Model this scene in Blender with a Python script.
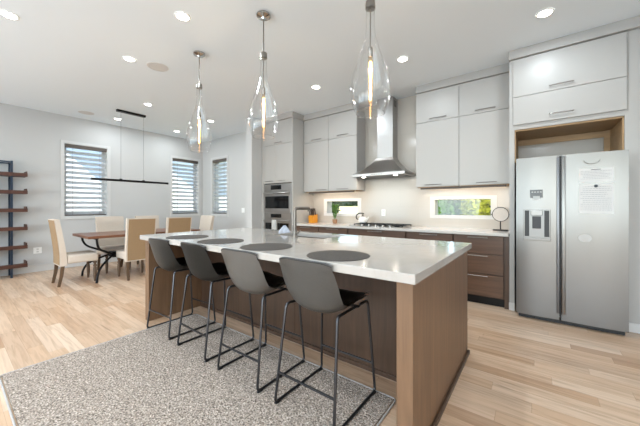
import bpy, bmesh, math, random
from mathutils import Vector, Matrix
random.seed(7)
for o in list(bpy.data.objects): bpy.data.objects.remove(o)
SC = bpy.context.scene
C = SC.collection
PI = math.pi

# ------------------------------------------------------------ camera, sky, sun, large lights, exposure
cam = bpy.data.cameras.new('camera'); camo = bpy.data.objects.new('camera', cam); C.objects.link(camo)
camo.location = (0, 0, 1.22); camo.rotation_euler = (PI/2, 0, math.radians(37.16))
cam.sensor_width = 36; cam.lens = 16.0; cam.shift_y = -6.0/640; cam.clip_start = 0.05
SC.camera = camo
SC.view_settings.view_transform = 'Standard'; SC.view_settings.look = 'None'
SC.view_settings.gamma = 1; SC.view_settings.use_curve_mapping = False
SC.view_settings.exposure = 1.34
SC.cycles.max_bounces = 10; SC.cycles.diffuse_bounces = 6; SC.cycles.transparent_max_bounces = 24
SC.cycles.sample_clamp_indirect = 6; SC.cycles.caustics_reflective = False; SC.cycles.caustics_refractive = False
w = bpy.data.worlds.new('sky'); SC.world = w; w.use_nodes = True
wn = w.node_tree; bg = wn.nodes['Background']
sky = wn.nodes.new('ShaderNodeTexSky'); sky.sky_type = 'NISHITA'; sky.sun_disc = False
sky.sun_elevation = math.radians(48); sky.sun_rotation = math.radians(160); sky.air_density = 1.0; sky.dust_density = 2.0
wn.links.new(sky.outputs[0], bg.inputs[0]); bg.inputs[1].default_value = 0.26

def lamp(name, kind, loc, rot, energy, color=(1, 1, 1), size=None, sy=None, parent=None, **kw):
    d = bpy.data.lights.new(name, kind); o = bpy.data.objects.new(name, d); C.objects.link(o)
    d.energy = energy; d.color = color
    if kind == 'AREA':
        d.shape = 'RECTANGLE'; d.size = size; d.size_y = sy or size
    for k, v in kw.items(): setattr(d, k, v)
    o.location = loc; o.rotation_euler = rot
    if parent: o.parent = parent
    return o
lamp('sun', 'SUN', (6, -5, 12), Vector((-.5, .42, -.78)).to_track_quat('-Z', 'Y').to_euler(), 2.0, (1, .95, .88), angle=.01)
# added fill lights in the unseen rear openings, tilted up to brighten the ceiling
for wx in (-5.6, -2.9, -0.2, 2.4):
    lamp('window_daylight', 'AREA', (wx, -3.75, 1.5), (math.radians(138), 0, 0), 39, (.60, .83, 1.0), 2.2, 2.3)

# ------------------------------------------------------------ helpers
OFF = {}
def tag(o, label=None, cat=None, group=None, kind=None):
    if label: o['label'] = label
    if cat: o['category'] = cat
    if group: o['group'] = group
    if kind: o['kind'] = kind
    return o
def thing(name, label, cat, loc=(0, 0, 0), group=None, rz=0):
    o = bpy.data.objects.new(name, None); C.objects.link(o)
    o.location = loc; o.rotation_euler = (0, 0, rz); o.empty_display_size = .1
    return tag(o, label, cat, group)
def obj(name, bm, m, parent=None, smooth=False, world=True, auto=None):
    """link bm as one mesh; world=True: the mesh was drawn in world coordinates"""
    if parent is not None and world:
        p = parent
        while p.parent: p = p.parent
        bmesh.ops.transform(bm, matrix=(Matrix.Translation(p.location) @ Matrix.Rotation(p.rotation_euler.z, 4, 'Z')).inverted(), verts=bm.verts)
    bmesh.ops.recalc_face_normals(bm, faces=bm.faces)
    me = bpy.data.meshes.new(name); bm.to_mesh(me); bm.free()
    o = bpy.data.objects.new(name, me); C.objects.link(o)
    me.materials.append(m)
    if smooth:
        for p in me.polygons: p.use_smooth = True
        me.set_sharp_from_angle(angle=math.radians(auto or 40))
    if parent is not None: o.parent = parent
    return o
def struct(name, bm, m, **k): return tag(obj(name, bm, m, **k), kind='structure')
def dup(root, loc, rz=None, label=None):
    r = root.copy(); C.objects.link(r); r.location = loc
    if rz is not None: r.rotation_euler = (0, 0, rz)
    if label: r['label'] = label
    for ch in list(root.children):
        c = ch.copy(); C.objects.link(c); c.parent = r
        for g in list(ch.children):
            d = g.copy(); C.objects.link(d); d.parent = c
    return r
def B(*boxes, bev=0.0, seg=1, bm=None):
    """boxes (x0,x1,y0,y1,z0,z1) in one bmesh"""
    out = bm or bmesh.new()
    for b in boxes:
        t = bmesh.new()
        bmesh.ops.create_cube(t, size=1)
        x0, x1, y0, y1, z0, z1 = b
        for v in t.verts:
            v.co = Vector((x0+(v.co.x+.5)*(x1-x0), y0+(v.co.y+.5)*(y1-y0), z0+(v.co.z+.5)*(z1-z0)))
        if bev: bmesh.ops.bevel(t, geom=list(t.edges), offset=bev, segments=seg, profile=.6, affect='EDGES')
        merge(out, t)
    return out
def merge(out, t):
    mp = {v: out.verts.new(v.co) for v in t.verts}
    for f in t.faces:
        try: out.faces.new([mp[v] for v in f.verts])
        except ValueError: pass
    t.free()
    return out
def tube(bm, pts, r, n=8, closed=False, caps=True):
    pts = [Vector(p) for p in pts]; N = len(pts)
    rr = r if isinstance(r, (list, tuple)) else [r]*N
    rings = []; prev = None
    for i, p in enumerate(pts):
        if closed: d = (pts[(i+1) % N]-pts[i-1])
        else: d = (pts[min(i+1, N-1)]-pts[max(i-1, 0)])
        d.normalize()
        if prev is None:
            a = Vector((0, 0, 1)) if abs(d.z) < .9 else Vector((1, 0, 0))
            u = d.cross(a).normalized()
        else:
            u = (prev-d*prev.dot(d)).normalized()
        prev = u; v = d.cross(u)
        rings.append([bm.verts.new(p+(u*math.cos(t)+v*math.sin(t))*rr[i]) for t in [2*PI*k/n for k in range(n)]])
    for i in range(N if closed else N-1):
        a, b = rings[i], rings[(i+1) % N]
        for k in range(n): bm.faces.new((a[k], a[(k+1) % n], b[(k+1) % n], b[k]))
    if caps and not closed:
        bm.faces.new(rings[0][::-1]); bm.faces.new(rings[-1])
    return bm
def T(pts, r, n=8, **k): return tube(bmesh.new(), pts, r, n, **k)
def lathe(bm, prof, cx, cy, n=24, cap0=True, cap1=True, z0=0):
    rings = [[bm.verts.new((cx+r*math.cos(2*PI*k/n), cy+r*math.sin(2*PI*k/n), z0+z)) for k in range(n)] for r, z in prof]
    for a, b in zip(rings, rings[1:]):
        for k in range(n): bm.faces.new((a[k], a[(k+1) % n], b[(k+1) % n], b[k]))
    if cap0: bm.faces.new(rings[0][::-1])
    if cap1: bm.faces.new(rings[-1])
    return bm
def L(prof, cx=0, cy=0, n=24, **k): return lathe(bmesh.new(), prof, cx, cy, n, **k)
def smoothline(pts, sub=6):
    pts = [Vector(p) for p in pts]; out = []
    for i in range(len(pts)-1):
        p0 = pts[max(i-1, 0)]; p1 = pts[i]; p2 = pts[i+1]; p3 = pts[min(i+2, len(pts)-1)]
        for s in range(sub):
            t = s/sub
            out.append(.5*((2*p1)+(p2-p0)*t+(2*p0-5*p1+4*p2-p3)*t*t+(3*p1-p0-3*p2+p3)*t**3))
    out.append(pts[-1]); return out
def fillet(pts, rad, n=5):
    """round the corners of a polyline"""
    pts = [Vector(p) for p in pts]; out = [pts[0]]
    for a, b, c in zip(pts, pts[1:], pts[2:]):
        u = (a-b).normalized(); v = (c-b).normalized()
        r = min(rad, (a-b).length*.45, (c-b).length*.45)
        p, q = b+u*r, b+v*r
        for i in range(n+1):
            t = i/n; out.append((1-t)**2*p+2*t*(1-t)*b+t*t*q)
    out.append(pts[-1]); return out
def sheet(fn, nu, nv, thick=0.0, nrm=None):
    """grid surface fn(u,v), u,v in 0..1, thickened along its normals"""
    bm = bmesh.new()
    g = [[bm.verts.new(fn(i/nu, j/nv)) for i in range(nu+1)] for j in range(nv+1)]
    for j in range(nv):
        for i in range(nu): bm.faces.new((g[j][i], g[j][i+1], g[j+1][i+1], g[j+1][i]))
    if thick: bmesh.ops.solidify(bm, geom=list(bm.faces), thickness=thick)
    return bm

# ------------------------------------------------------------ materials
def lin(c):
    return tuple(((v/255)/12.92 if v/255 <= .04045 else ((v/255+.055)/1.055)**2.4) for v in c)+(1,)
MATS = {}
def mat(name, rgb, rough=.5, metal=0.0, bump=0, bscale=200, spec=.5, var=0, vscale=6, stretch=(1, 1, 1), coat=0, emit=0, emitc=None):
    if name in MATS: return MATS[name]
    m = bpy.data.materials.new(name); m.use_nodes = True; MATS[name] = m
    nt = m.node_tree; p = nt.nodes['Principled BSDF']
    p.inputs['Base Color'].default_value = lin(rgb); p.inputs['Roughness'].default_value = rough
    p.inputs['Metallic'].default_value = metal; p.inputs['Specular IOR Level'].default_value = spec
    p.inputs['Coat Weight'].default_value = coat
    if emit:
        p.inputs['Emission Color'].default_value = lin(emitc or rgb); p.inputs['Emission Strength'].default_value = emit
    tc = nt.nodes.new('ShaderNodeTexCoord'); mp = nt.nodes.new('ShaderNodeMapping')
    mp.inputs['Scale'].default_value = stretch; nt.links.new(tc.outputs['Object'], mp.inputs[0])
    if var:
        n = nt.nodes.new('ShaderNodeTexNoise'); n.inputs['Scale'].default_value = vscale; n.inputs['Detail'].default_value = 5
        nt.links.new(mp.outputs[0], n.inputs[0])
        mx = nt.nodes.new('ShaderNodeMix'); mx.data_type = 'RGBA'
        a = lin(rgb)
        mx.inputs['A'].default_value = tuple(x*(1-var) for x in a[:3])+(1,); mx.inputs['B'].default_value = tuple(min(1, x*(1+var)) for x in a[:3])+(1,)
        nt.links.new(n.outputs['Fac'], mx.inputs['Factor']); nt.links.new(mx.outputs['Result'], p.inputs['Base Color'])
    if bump:
        n2 = nt.nodes.new('ShaderNodeTexNoise'); n2.inputs['Scale'].default_value = bscale; n2.inputs['Detail'].default_value = 3
        nt.links.new(mp.outputs[0], n2.inputs[0])
        b = nt.nodes.new('ShaderNodeBump'); b.inputs['Strength'].default_value = bump; b.inputs['Distance'].default_value = .01
        nt.links.new(n2.outputs['Fac'], b.inputs['Height']); nt.links.new(b.outputs[0], p.inputs['Normal'])
    return m
def wood(name, rgb, axis='z', dark=.45, rough=.4, scale=1.0):
    """straight-grained stained wood, grain along the named axis"""
    m = bpy.data.materials.new(name); m.use_nodes = True
    nt = m.node_tree; p = nt.nodes['Principled BSDF']; p.inputs['Roughness'].default_value = rough
    tc = nt.nodes.new('ShaderNodeTexCoord'); mp = nt.nodes.new('ShaderNodeMapping')
    s = [14*scale]*3; s['xyz'.index(axis)] = .9*scale; mp.inputs['Scale'].default_value = s
    nt.links.new(tc.outputs['Object'], mp.inputs[0])
    n = nt.nodes.new('ShaderNodeTexNoise'); n.inputs['Scale'].default_value = 1.6; n.inputs['Detail'].default_value = 8
    n.inputs['Roughness'].default_value = .65; n.inputs['Distortion'].default_value = .6
    nt.links.new(mp.outputs[0], n.inputs[0])
    r = nt.nodes.new('ShaderNodeValToRGB'); a = lin(rgb)
    r.color_ramp.elements[0].position = .28; r.color_ramp.elements[0].color = tuple(x*(1-dark) for x in a[:3])+(1,)
    r.color_ramp.elements[1].position = .72; r.color_ramp.elements[1].color = tuple(min(1, x*(1+dark*.5)) for x in a[:3])+(1,)
    nt.links.new(n.outputs['Fac'], r.inputs[0]); nt.links.new(r.outputs[0], p.inputs['Base Color'])
    b = nt.nodes.new('ShaderNodeBump'); b.inputs['Strength'].default_value = .08; nt.links.new(n.outputs['Fac'], b.inputs['Height']); nt.links.new(b.outputs[0], p.inputs['Normal'])
    return m
def glass(name, tint=(1, 1, 1), ior=1.45, rough=0.0, body=0.0):
    """thin clear glass: fresnel mix of see-through and mirror"""
    m = bpy.data.materials.new(name); m.use_nodes = True; nt = m.node_tree; nt.nodes.clear()
    o = nt.nodes.new('ShaderNodeOutputMaterial'); t = nt.nodes.new('ShaderNodeBsdfTransparent'); g = nt.nodes.new('ShaderNodeBsdfGlossy')
    t.inputs[0].default_value = (*tint, 1); g.inputs['Roughness'].default_value = rough
    lw = nt.nodes.new('ShaderNodeLayerWeight'); lw.inputs[0].default_value = .5
    f = nt.nodes.new('ShaderNodeMath'); f.operation = 'POWER'; nt.links.new(lw.outputs['Facing'], f.inputs[0]); f.inputs[1].default_value = 2.0
    f2 = nt.nodes.new('ShaderNodeMath'); f2.operation = 'MULTIPLY_ADD'; nt.links.new(f.outputs[0], f2.inputs[0]); f2.inputs[1].default_value = .75; f2.inputs[2].default_value = .04+body; f = f2
    mx = nt.nodes.new('ShaderNodeMixShader')
    src = f.outputs[0]
    nt.links.new(src, mx.inputs[0]); nt.links.new(t.outputs[0], mx.inputs[1]); nt.links.new(g.outputs[0], mx.inputs[2]); nt.links.new(mx.outputs[0], o.inputs[0])
    return m
def N(nt, t, **k):
    n = nt.nodes.new(t)
    for a, b in k.items(): setattr(n, a, b)
    return n
def math_node(nt, op, a, b=None):
    n = nt.nodes.new('ShaderNodeMath'); n.operation = op
    for i, v in enumerate((a, b)):
        if v is None: continue
        if isinstance(v, (int, float)): n.inputs[i].default_value = v
        else: nt.links.new(v, n.inputs[i])
    return n.outputs[0]
def oak_floor():
    m = bpy.data.materials.new('oak_planks'); m.use_nodes = True; nt = m.node_tree; p = nt.nodes['Principled BSDF']
    tc = N(nt, 'ShaderNodeTexCoord'); sx = N(nt, 'ShaderNodeSeparateXYZ'); nt.links.new(tc.outputs['Object'], sx.inputs[0])
    W, LEN = .105, 1.15
    ry = math_node(nt, 'DIVIDE', sx.outputs[1], W); row = math_node(nt, 'FLOOR', ry); fy = math_node(nt, 'FRACT', ry)
    wn_ = N(nt, 'ShaderNodeTexWhiteNoise', noise_dimensions='1D'); nt.links.new(row, wn_.inputs['W'])
    rx = math_node(nt, 'ADD', math_node(nt, 'DIVIDE', sx.outputs[0], LEN), math_node(nt, 'MULTIPLY', wn_.outputs['Value'], 7.0))
    col = math_node(nt, 'FLOOR', rx); fx = math_node(nt, 'FRACT', rx)
    cv = N(nt, 'ShaderNodeCombineXYZ'); nt.links.new(row, cv.inputs[0]); nt.links.new(col, cv.inputs[1])
    w2 = N(nt, 'ShaderNodeTexWhiteNoise', noise_dimensions='2D'); nt.links.new(cv.outputs[0], w2.inputs['Vector'])
    ramp = N(nt, 'ShaderNodeValToRGB'); e = ramp.color_ramp.elements
    cols = [(0, (192, 157, 126)), (.3, (203, 170, 140)), (.6, (211, 181, 153)), (.85, (219, 193, 168)), (1, (182, 146, 115))]
    e[0].position = 0; e[0].color = lin(cols[0][1]); e[1].position = 1; e[1].color = lin(cols[-1][1])
    for pos, c in cols[1:-1]:
        q = e.new(pos); q.color = lin(c)
    nt.links.new(w2.outputs['Value'], ramp.inputs[0])
    # grain: noise stretched along the plank, shifted per plank
    mp = N(nt, 'ShaderNodeMapping'); mp.inputs['Scale'].default_value = (1.6, 22, 1)
    ad = N(nt, 'ShaderNodeVectorMath', operation='ADD'); sc = N(nt, 'ShaderNodeVectorMath', operation='SCALE'); sc.inputs['Scale'].default_value = 13
    nt.links.new(w2.outputs['Color'], sc.inputs[0]); nt.links.new(tc.outputs['Object'], mp.inputs[0])
    nt.links.new(mp.outputs[0], ad.inputs[0]); nt.links.new(sc.outputs[0], ad.inputs[1])
    g = N(nt, 'ShaderNodeTexNoise'); g.inputs['Scale'].default_value = 1.5; g.inputs['Detail'].default_value = 7; g.inputs['Distortion'].default_value = .8
    nt.links.new(ad.outputs[0], g.inputs[0])
    gr = N(nt, 'ShaderNodeValToRGB'); gr.color_ramp.elements[0].position = .3; gr.color_ramp.elements[0].color = (.72, .67, .62, 1)
    gr.color_ramp.elements[1].position = .56; gr.color_ramp.elements[1].color = (1.0, 1.0, 1.0, 1)
    nt.links.new(g.outputs['Fac'], gr.inputs[0])
    mx = N(nt, 'ShaderNodeMix', data_type='RGBA', blend_type='MULTIPLY'); mx.inputs['Factor'].default_value = .8
    nt.links.new(ramp.outputs[0], mx.inputs['A']); nt.links.new(gr.outputs[0], mx.inputs['B'])
    kn = N(nt, 'ShaderNodeTexNoise'); kn.inputs['Scale'].default_value = .9; kn.inputs['Detail'].default_value = 4; kn.inputs['Distortion'].default_value = 1.2
    nt.links.new(ad.outputs[0], kn.inputs[0])
    kr = N(nt, 'ShaderNodeValToRGB'); kr.color_ramp.elements[0].position = .63; kr.color_ramp.elements[0].color = (1, 1, 1, 1); kr.color_ramp.elements[1].position = .75; kr.color_ramp.elements[1].color = (.50, .44, .38, 1)
    nt.links.new(kn.outputs['Fac'], kr.inputs[0])
    mk = N(nt, 'ShaderNodeMix', data_type='RGBA', blend_type='MULTIPLY'); mk.inputs['Factor'].default_value = .8
    nt.links.new(mx.outputs['Result'], mk.inputs['A']); nt.links.new(kr.outputs[0], mk.inputs['B']); mx = mk
    # seams
    s1 = math_node(nt, 'LESS_THAN', fy, .018); s2 = math_node(nt, 'LESS_THAN', fx, .0022)
    seam = math_node(nt, 'MAXIMUM', s1, s2)
    m2 = N(nt, 'ShaderNodeMix', data_type='RGBA', blend_type='MULTIPLY'); nt.links.new(math_node(nt, 'MULTIPLY', seam, .45), m2.inputs['Factor'])
    nt.links.new(mx.outputs['Result'], m2.inputs['A']); m2.inputs['B'].default_value = (.45, .36, .28, 1)
    nt.links.new(m2.outputs['Result'], p.inputs['Base Color'])
    p.inputs['Roughness'].default_value = .34; p.inputs['Specular IOR Level'].default_value = .45
    return m
def rug_mat():
    m = bpy.data.materials.new('rug_wool'); m.use_nodes = True; nt = m.node_tree; p = nt.nodes['Principled BSDF']
    tc = N(nt, 'ShaderNodeTexCoord')
    a = N(nt, 'ShaderNodeTexNoise'); a.inputs['Scale'].default_value = 85; a.inputs['Detail'].default_value = 3
    v = N(nt, 'ShaderNodeTexVoronoi'); v.inputs['Scale'].default_value = 95
    for n in (a, v): nt.links.new(tc.outputs['Object'], n.inputs[0])
    r = N(nt, 'ShaderNodeValToRGB'); e = r.color_ramp.elements
    e[0].position = .30; e[0].color = lin((86, 75, 66)); e[1].position = .72; e[1].color = lin((222, 207, 192))
    q = e.new(.46); q.color = lin((145, 132, 120)); q = e.new(.58); q.color = lin((182, 167, 154))
    sm = math_node(nt, 'ADD', math_node(nt, 'MULTIPLY', a.outputs['Fac'], .8), math_node(nt, 'MULTIPLY', v.outputs['Color'], .22))
    nt.links.new(sm, r.inputs[0]); nt.links.new(r.outputs[0], p.inputs['Base Color'])
    p.inputs['Roughness'].default_value = 1; p.inputs['Specular IOR Level'].default_value = .1
    b = N(nt, 'ShaderNodeBump'); b.inputs['Strength'].default_value = .7; b.inputs['Distance'].default_value = .008
    nt.links.new(v.outputs['Distance'], b.inputs['Height']); nt.links.new(b.outputs[0], p.inputs['Normal'])
    return m
def steel_mat(name, rgb=(196, 196, 194), axis='x', rough=.28):
    m = mat(name, rgb, rough, 1.0)
    nt = m.node_tree; p = nt.nodes['Principled BSDF']
    tc = N(nt, 'ShaderNodeTexCoord'); mp = N(nt, 'ShaderNodeMapping'); s = [400]*3; s['xyz'.index(axis)] = 3; mp.inputs['Scale'].default_value = s
    n = N(nt, 'ShaderNodeTexNoise'); n.inputs['Scale'].default_value = 1; nt.links.new(tc.outputs['Object'], mp.inputs[0]); nt.links.new(mp.outputs[0], n.inputs[0])
    b = N(nt, 'ShaderNodeBump'); b.inputs['Strength'].default_value = .04; b.inputs['Distance'].default_value = .002
    nt.links.new(n.outputs['Fac'], b.inputs['Height']); nt.links.new(b.outputs[0], p.inputs['Normal'])
    return m
def quartz():
    m = mat('white_quartz', (174, 168, 161), .12, 0, coat=.2)
    nt = m.node_tree; p = nt.nodes['Principled BSDF']; tc = N(nt, 'ShaderNodeTexCoord')
    n = N(nt, 'ShaderNodeTexNoise'); n.inputs['Scale'].default_value = 1.7; n.inputs['Detail'].default_value = 9; n.inputs['Distortion'].default_value = 1.6
    nt.links.new(tc.outputs['Object'], n.inputs[0])
    r = N(nt, 'ShaderNodeValToRGB'); e = r.color_ramp.elements
    e[0].position = .45; e[0].color = lin((174, 168, 161)); e[1].position = .55; e[1].color = lin((174, 168, 161)); q = e.new(.5); q.color = lin((170, 164, 156))
    nt.links.new(n.outputs['Fac'], r.inputs[0]); nt.links.new(r.outputs[0], p.inputs['Base Color'])
    return m
def tile_mat():
    m = mat('backsplash_tile', (184, 177, 168), .14)
    nt = m.node_tree; p = nt.nodes['Principled BSDF']; tc = N(nt, 'ShaderNodeTexCoord'); mp = N(nt, 'ShaderNodeMapping')
    mp.inputs['Rotation'].default_value = (PI/2, 0, 0); nt.links.new(tc.outputs['Object'], mp.inputs[0])
    b = N(nt, 'ShaderNodeTexBrick'); b.inputs['Scale'].default_value = 1; b.inputs['Brick Width'].default_value = .61; b.inputs['Row Height'].default_value = .305
    b.inputs['Mortar Size'].default_value = .0018; b.inputs['Color1'].default_value = lin((184, 177, 168)); b.inputs['Color2'].default_value = lin((182, 175, 166)); b.inputs['Mortar'].default_value = lin((176, 169, 160))
    nt.links.new(mp.outputs[0], b.inputs[0]); nt.links.new(b.outputs[0], p.inputs['Base Color'])
    return m
WALL = mat('wall_paint', (194, 193, 191), .7, spec=.3, bump=.02, bscale=300)
CEIL = mat('ceiling_paint', (231, 238, 243), .85, spec=.2)  # bluish tint put into the colour to cancel warm bounce off the floor
TRIM = mat('white_trim', (204, 203, 201), .4)
CAB = mat('white_lacquer', (176, 173, 169), .38)
CABIN = mat('cabinet_side', (176, 173, 170), .45)
OAK = oak_floor(); RUG = rug_mat(); QUARTZ = quartz(); TILE = tile_mat()
STEEL = steel_mat('brushed_steel', (180, 176, 172)); STEELZ = steel_mat('brushed_steel_up', (172, 170, 168), 'z', .36)
NICKEL = mat('satin_nickel', (146, 142, 137), .3, 1.0)
CHROME = mat('polished_nickel', (190, 186, 180), .1, 1.0)
WALV = wood('walnut_vertical', (120, 91, 67), 'z', .32, .42)
WALD = wood('walnut_dark', (78, 57, 42), 'z', .38, .42)
WALH = wood('walnut_horizontal', (98, 72, 55), 'x', .4, .4)
QUARTZB = mat('wall_counter_quartz', (198, 193, 187), .14)  # lighter copy of the island quartz, its brighter light put into the colour
RAWW = wood('raw_wood_lining', (178, 146, 108), 'x', .2, .6)
BLKM = mat('black_metal', (30, 29, 29), .38, .6)
GUN = mat('gunmetal', (74, 74, 76), .32, .9)
DGLASS = mat('black_glass', (14, 15, 16), .06)
BLACK = mat('black_plastic', (20, 20, 21), .4)
LEATH = mat('grey_leather', (108, 103, 97), .36, var=.16, vscale=5, bump=.12, bscale=70)
BLEATH = mat('black_leather', (22, 21, 21), .3, bump=.08, bscale=90)
LINEN = mat('cream_linen', (206, 193, 178), .9, bump=.25, bscale=260, var=.05, vscale=40)
BURLAP = mat('tan_burlap', (154, 127, 95), .95, bump=.3, bscale=220, var=.1, vscale=60)
CHLEG = wood('chair_leg_wood', (96, 74, 54), 'z', .3, .5)
TTOP = wood('table_walnut', (128, 84, 60), 'y', .35, .35)
IRON = mat('wrought_iron', (28, 27, 28), .45, .7)
SHELFW = wood('shelf_wood', (76, 42, 28), 'y', .35, .45)
BLUEM = mat('blue_black_steel', (46, 58, 74), .4, .6)
PLASTW = mat('white_plastic', (240, 240, 238), .35)
PAPER = mat('white_paper', (214, 213, 211), .8)
INK = mat('grey_print', (158, 158, 160), .8)
INKD = mat('dark_print', (30, 34, 40), .8)
MATM = mat('brown_placemat', (66, 60, 55), .75, bump=.4, bscale=160, var=.08, vscale=80)
CLEAR = glass('clear_glass', (.99, .99, .99), 1.5)
BLOWN = glass('blown_glass', (.985, .985, .98), 1.5, 0.02, .03)
BULBG = glass('amber_bulb_glass', (1.0, .90, .74), 1.3, .25)
FIL = mat('glowing_filament', (255, 196, 110), .5, emit=7, emitc=(255, 196, 120))
LED = mat('led_diffuser', (255, 252, 246), .5, emit=9, emitc=(255, 247, 234))
GLOWW = mat('warm_led_strip', (255, 230, 190), .5, emit=5, emitc=(255, 226, 180))
BLIND = mat('white_blind_slat', (226, 228, 228), .5)
DKW = mat('dark_brown_valance', (84, 75, 69), .5)

# ------------------------------------------------------------ the room shell
XL, YK, YD, ZC = -7.5, 4.66, 4.41, 3.05
def wall_x(x0, x1, y0, y1, z0, z1, holes, axis):
    """box wall with rectangular holes (a0,a1,z0,z1) along its long axis ('x' or 'y')"""
    a0, a1 = (x0, x1) if axis == 'x' else (y0, y1)
    A = sorted({a0, a1, *[h[0] for h in holes], *[h[1] for h in holes]}); Z = sorted({z0, z1, *[h[2] for h in holes], *[h[3] for h in holes]})
    bm = bmesh.new()
    for p, q in zip(A, A[1:]):
        run = None; spans = []
        for r, s in zip(Z, Z[1:]):
            cx, cz = (p+q)/2, (r+s)/2
            if any(h[0] < cx < h[1] and h[2] < cz < h[3] for h in holes): continue
            if spans and spans[-1][1] == r: spans[-1][1] = s
            else: spans.append([r, s])
        for r, s in spans:
            B((p, q, y0, y1, r, s) if axis == 'x' else (x0, x1, p, q, r, s), bm=bm)
    bmesh.ops.remove_doubles(bm, verts=bm.verts, dist=1e-5)
    return bm
struct('floor', B((-7.7, 3.7, -3.8, 4.86, -.1, 0)), OAK)
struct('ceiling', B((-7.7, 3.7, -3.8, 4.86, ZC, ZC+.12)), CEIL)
W1 = (1.44, 2.16, 1.03, 2.50); W2 = (3.56, 4.28, 1.03, 2.50); W3 = (-7.03, -6.36, 1.03, 2.50)
struct('wall_left', wall_x(XL-.2, XL, -3.8, YD+.2, 0, ZC, [W1, W2], 'y'), WALL)
struct('wall_dining', wall_x(XL, -4.776, YD, YD+.2, 0, ZC, [W3], 'x'), WALL)
struct('wall_stub', B((-4.776, -4.595, 3.77, 4.86, 0, ZC)), WALL)
KW1 = (-3.43, -2.57, 1.045, 1.385); KW2 = (-1.338, -.43, 1.045, 1.385)
struct('wall_kitchen', wall_x(-4.595, 1.25, YK, YK+.2, 0, ZC, [KW1, KW2], 'x'), TILE)
struct('wall_right', B((1.25, 1.45, 2.9, 4.86, 0, ZC), ), WALL)
struct('wall_east', B((3.5, 3.7, -3.8, 2.9, 0, ZC)), WALL)
struct('wall_hall', B((1.45, 3.7, 2.9, 3.1, 0, ZC)), WALL)
struct('wall_south', wall_x(XL, 3.5, -3.8, -3.6, 0, ZC, [(x-1.15, x+1.15, .3, 2.7) for x in (-5.6, -2.9, -.2, 2.3)], 'x'), WALL)
BH = .14
struct('baseboard_left', B((XL, XL+.016, -3.6, YD-.016, 0, BH), bev=.003), TRIM)
struct('baseboard_dining', B((XL+.016, -4.776, YD-.016, YD, 0, BH), bev=.003), TRIM)
struct('baseboard_stub', B((-4.79, -4.59, 3.754, 3.77, 0, BH), bev=.003), TRIM)

# windows: white jamb frame, sash, glass (setting) + blinds (things)
def room_window(name, h, axis, plane, out):
    """frame with casing on the wall face, sash and pane set back towards the outside"""
    a0, a1, z0, z1 = h; bm = bmesh.new(); ca = .055
    def bx(p, q, d0, d1, r, s):
        d0, d1 = sorted((plane+out*d0, plane+out*d1))
        B((d0, d1, p, q, r, s) if axis == 'y' else (p, q, d0, d1, r, s), bm=bm)
    for p, q, r, s in ((a0-ca, a0, z0-ca, z1+ca), (a1, a1+ca, z0-ca, z1+ca), (a0, a1, z1, z1+ca), (a0, a1, z0-ca, z0)): bx(p, q, -.014, -.0005, r, s)
    t = .008
    for p, q, r, s in ((a0, a0+t, z0, z1), (a1-t, a1, z0, z1), (a0+t, a1-t, z1-t, z1), (a0+t, a1-t, z0, z0+t)): bx(p, q, -.0005, .19, r, s)
    fr = struct(name, bm, TRIM)
    bm = bmesh.new(); sw = .062
    for p, q, r, s in ((a0+t, a0+sw, z0+t, z1-t), (a1-sw, a1-t, z0+t, z1-t), (a0+sw, a1-sw, z1-sw, z1-t), (a0+sw, a1-sw, z0+t, z0+sw)): bx(p, q, .14, .175, r, s)
    obj('sash', bm, TRIM, fr)
    bm = bmesh.new(); bx(a0+sw, a1-sw, .155, .159, z0+sw, z1-sw); obj('pane', bm, CLEAR, fr)
    return fr
def blind(label, h, axis, plane, out):
    a0, a1, z0, z1 = h; a0 += .014; a1 -= .014; mid = (a0+a1)/2
    P = (lambda a, d, z: (plane+out*d, a, z)) if axis == 'y' else (lambda a, d, z: (a, plane+out*d, z))
    t = thing('window_blind', label, 'blind', P(mid, .05, z0+.01), 'white slatted window blinds')
    def bx(bm, p, q, d0, d1, r, s):
        u, v = sorted((plane+out*d0, plane+out*d1)); B((u, v, p, q, r, s) if axis == 'y' else (p, q, u, v, r, s), bm=bm, bev=.002); return bm
    obj('valance', bx(bmesh.new(), a0-.004, a1+.004, .0, .075, z1-.075, z1-.01), DKW, t)
    obj('bottom_rail', bx(bmesh.new(), a0, a1, .02, .075, z0+.012, z0+.034), DKW, t)
    n = 13; pitch = (z1-.09-(z0+.05))/n
    for i in range(n):
        z = z0+.075+pitch*i
        bm = bmesh.new(); v = []
        for s, dz, dd in ((-1, -.026, -.032), (0, .003, .0), (1, .026, .032)):
            for a in (a0+.003, a1-.003): v.append(bm.verts.new(P(a, .048-dd, z+dz)))
        bm.faces.new((v[0], v[1], v[3], v[2])); bm.faces.new((v[2], v[3], v[5], v[4]))
        bmesh.ops.solidify(bm, geom=list(bm.faces), thickness=.0035)
        obj('slat', bm, BLIND, t)
    for a in (a0+.12, a1-.12):
        obj('ladder_cord', T([P(a, .006, z0+.03), P(a, .006, z1-.07)], .0022, 5), DKW, t)
    obj('pull_cord', T([P(a1-.03, .004, z0+.25), P(a1-.03, .004, z1-.07)], .002, 5), PLASTW, t)
    return t
room_window('window_1', W1, 'y', XL, -1); room_window('window_2', W2, 'y', XL, -1); room_window('window_3', W3, 'x', YD, 1)
blind('white slatted blind with dark valance on the window above the cream chairs, nearest the bookshelf', W1, 'y', XL, -1)
blind('white slatted blind with dark valance on the left-hand window of the far room corner', W2, 'y', XL, -1)
blind('narrow white slatted blind on the right-hand window of the corner, beside the light switch', W3, 'x', YD, 1)
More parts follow.
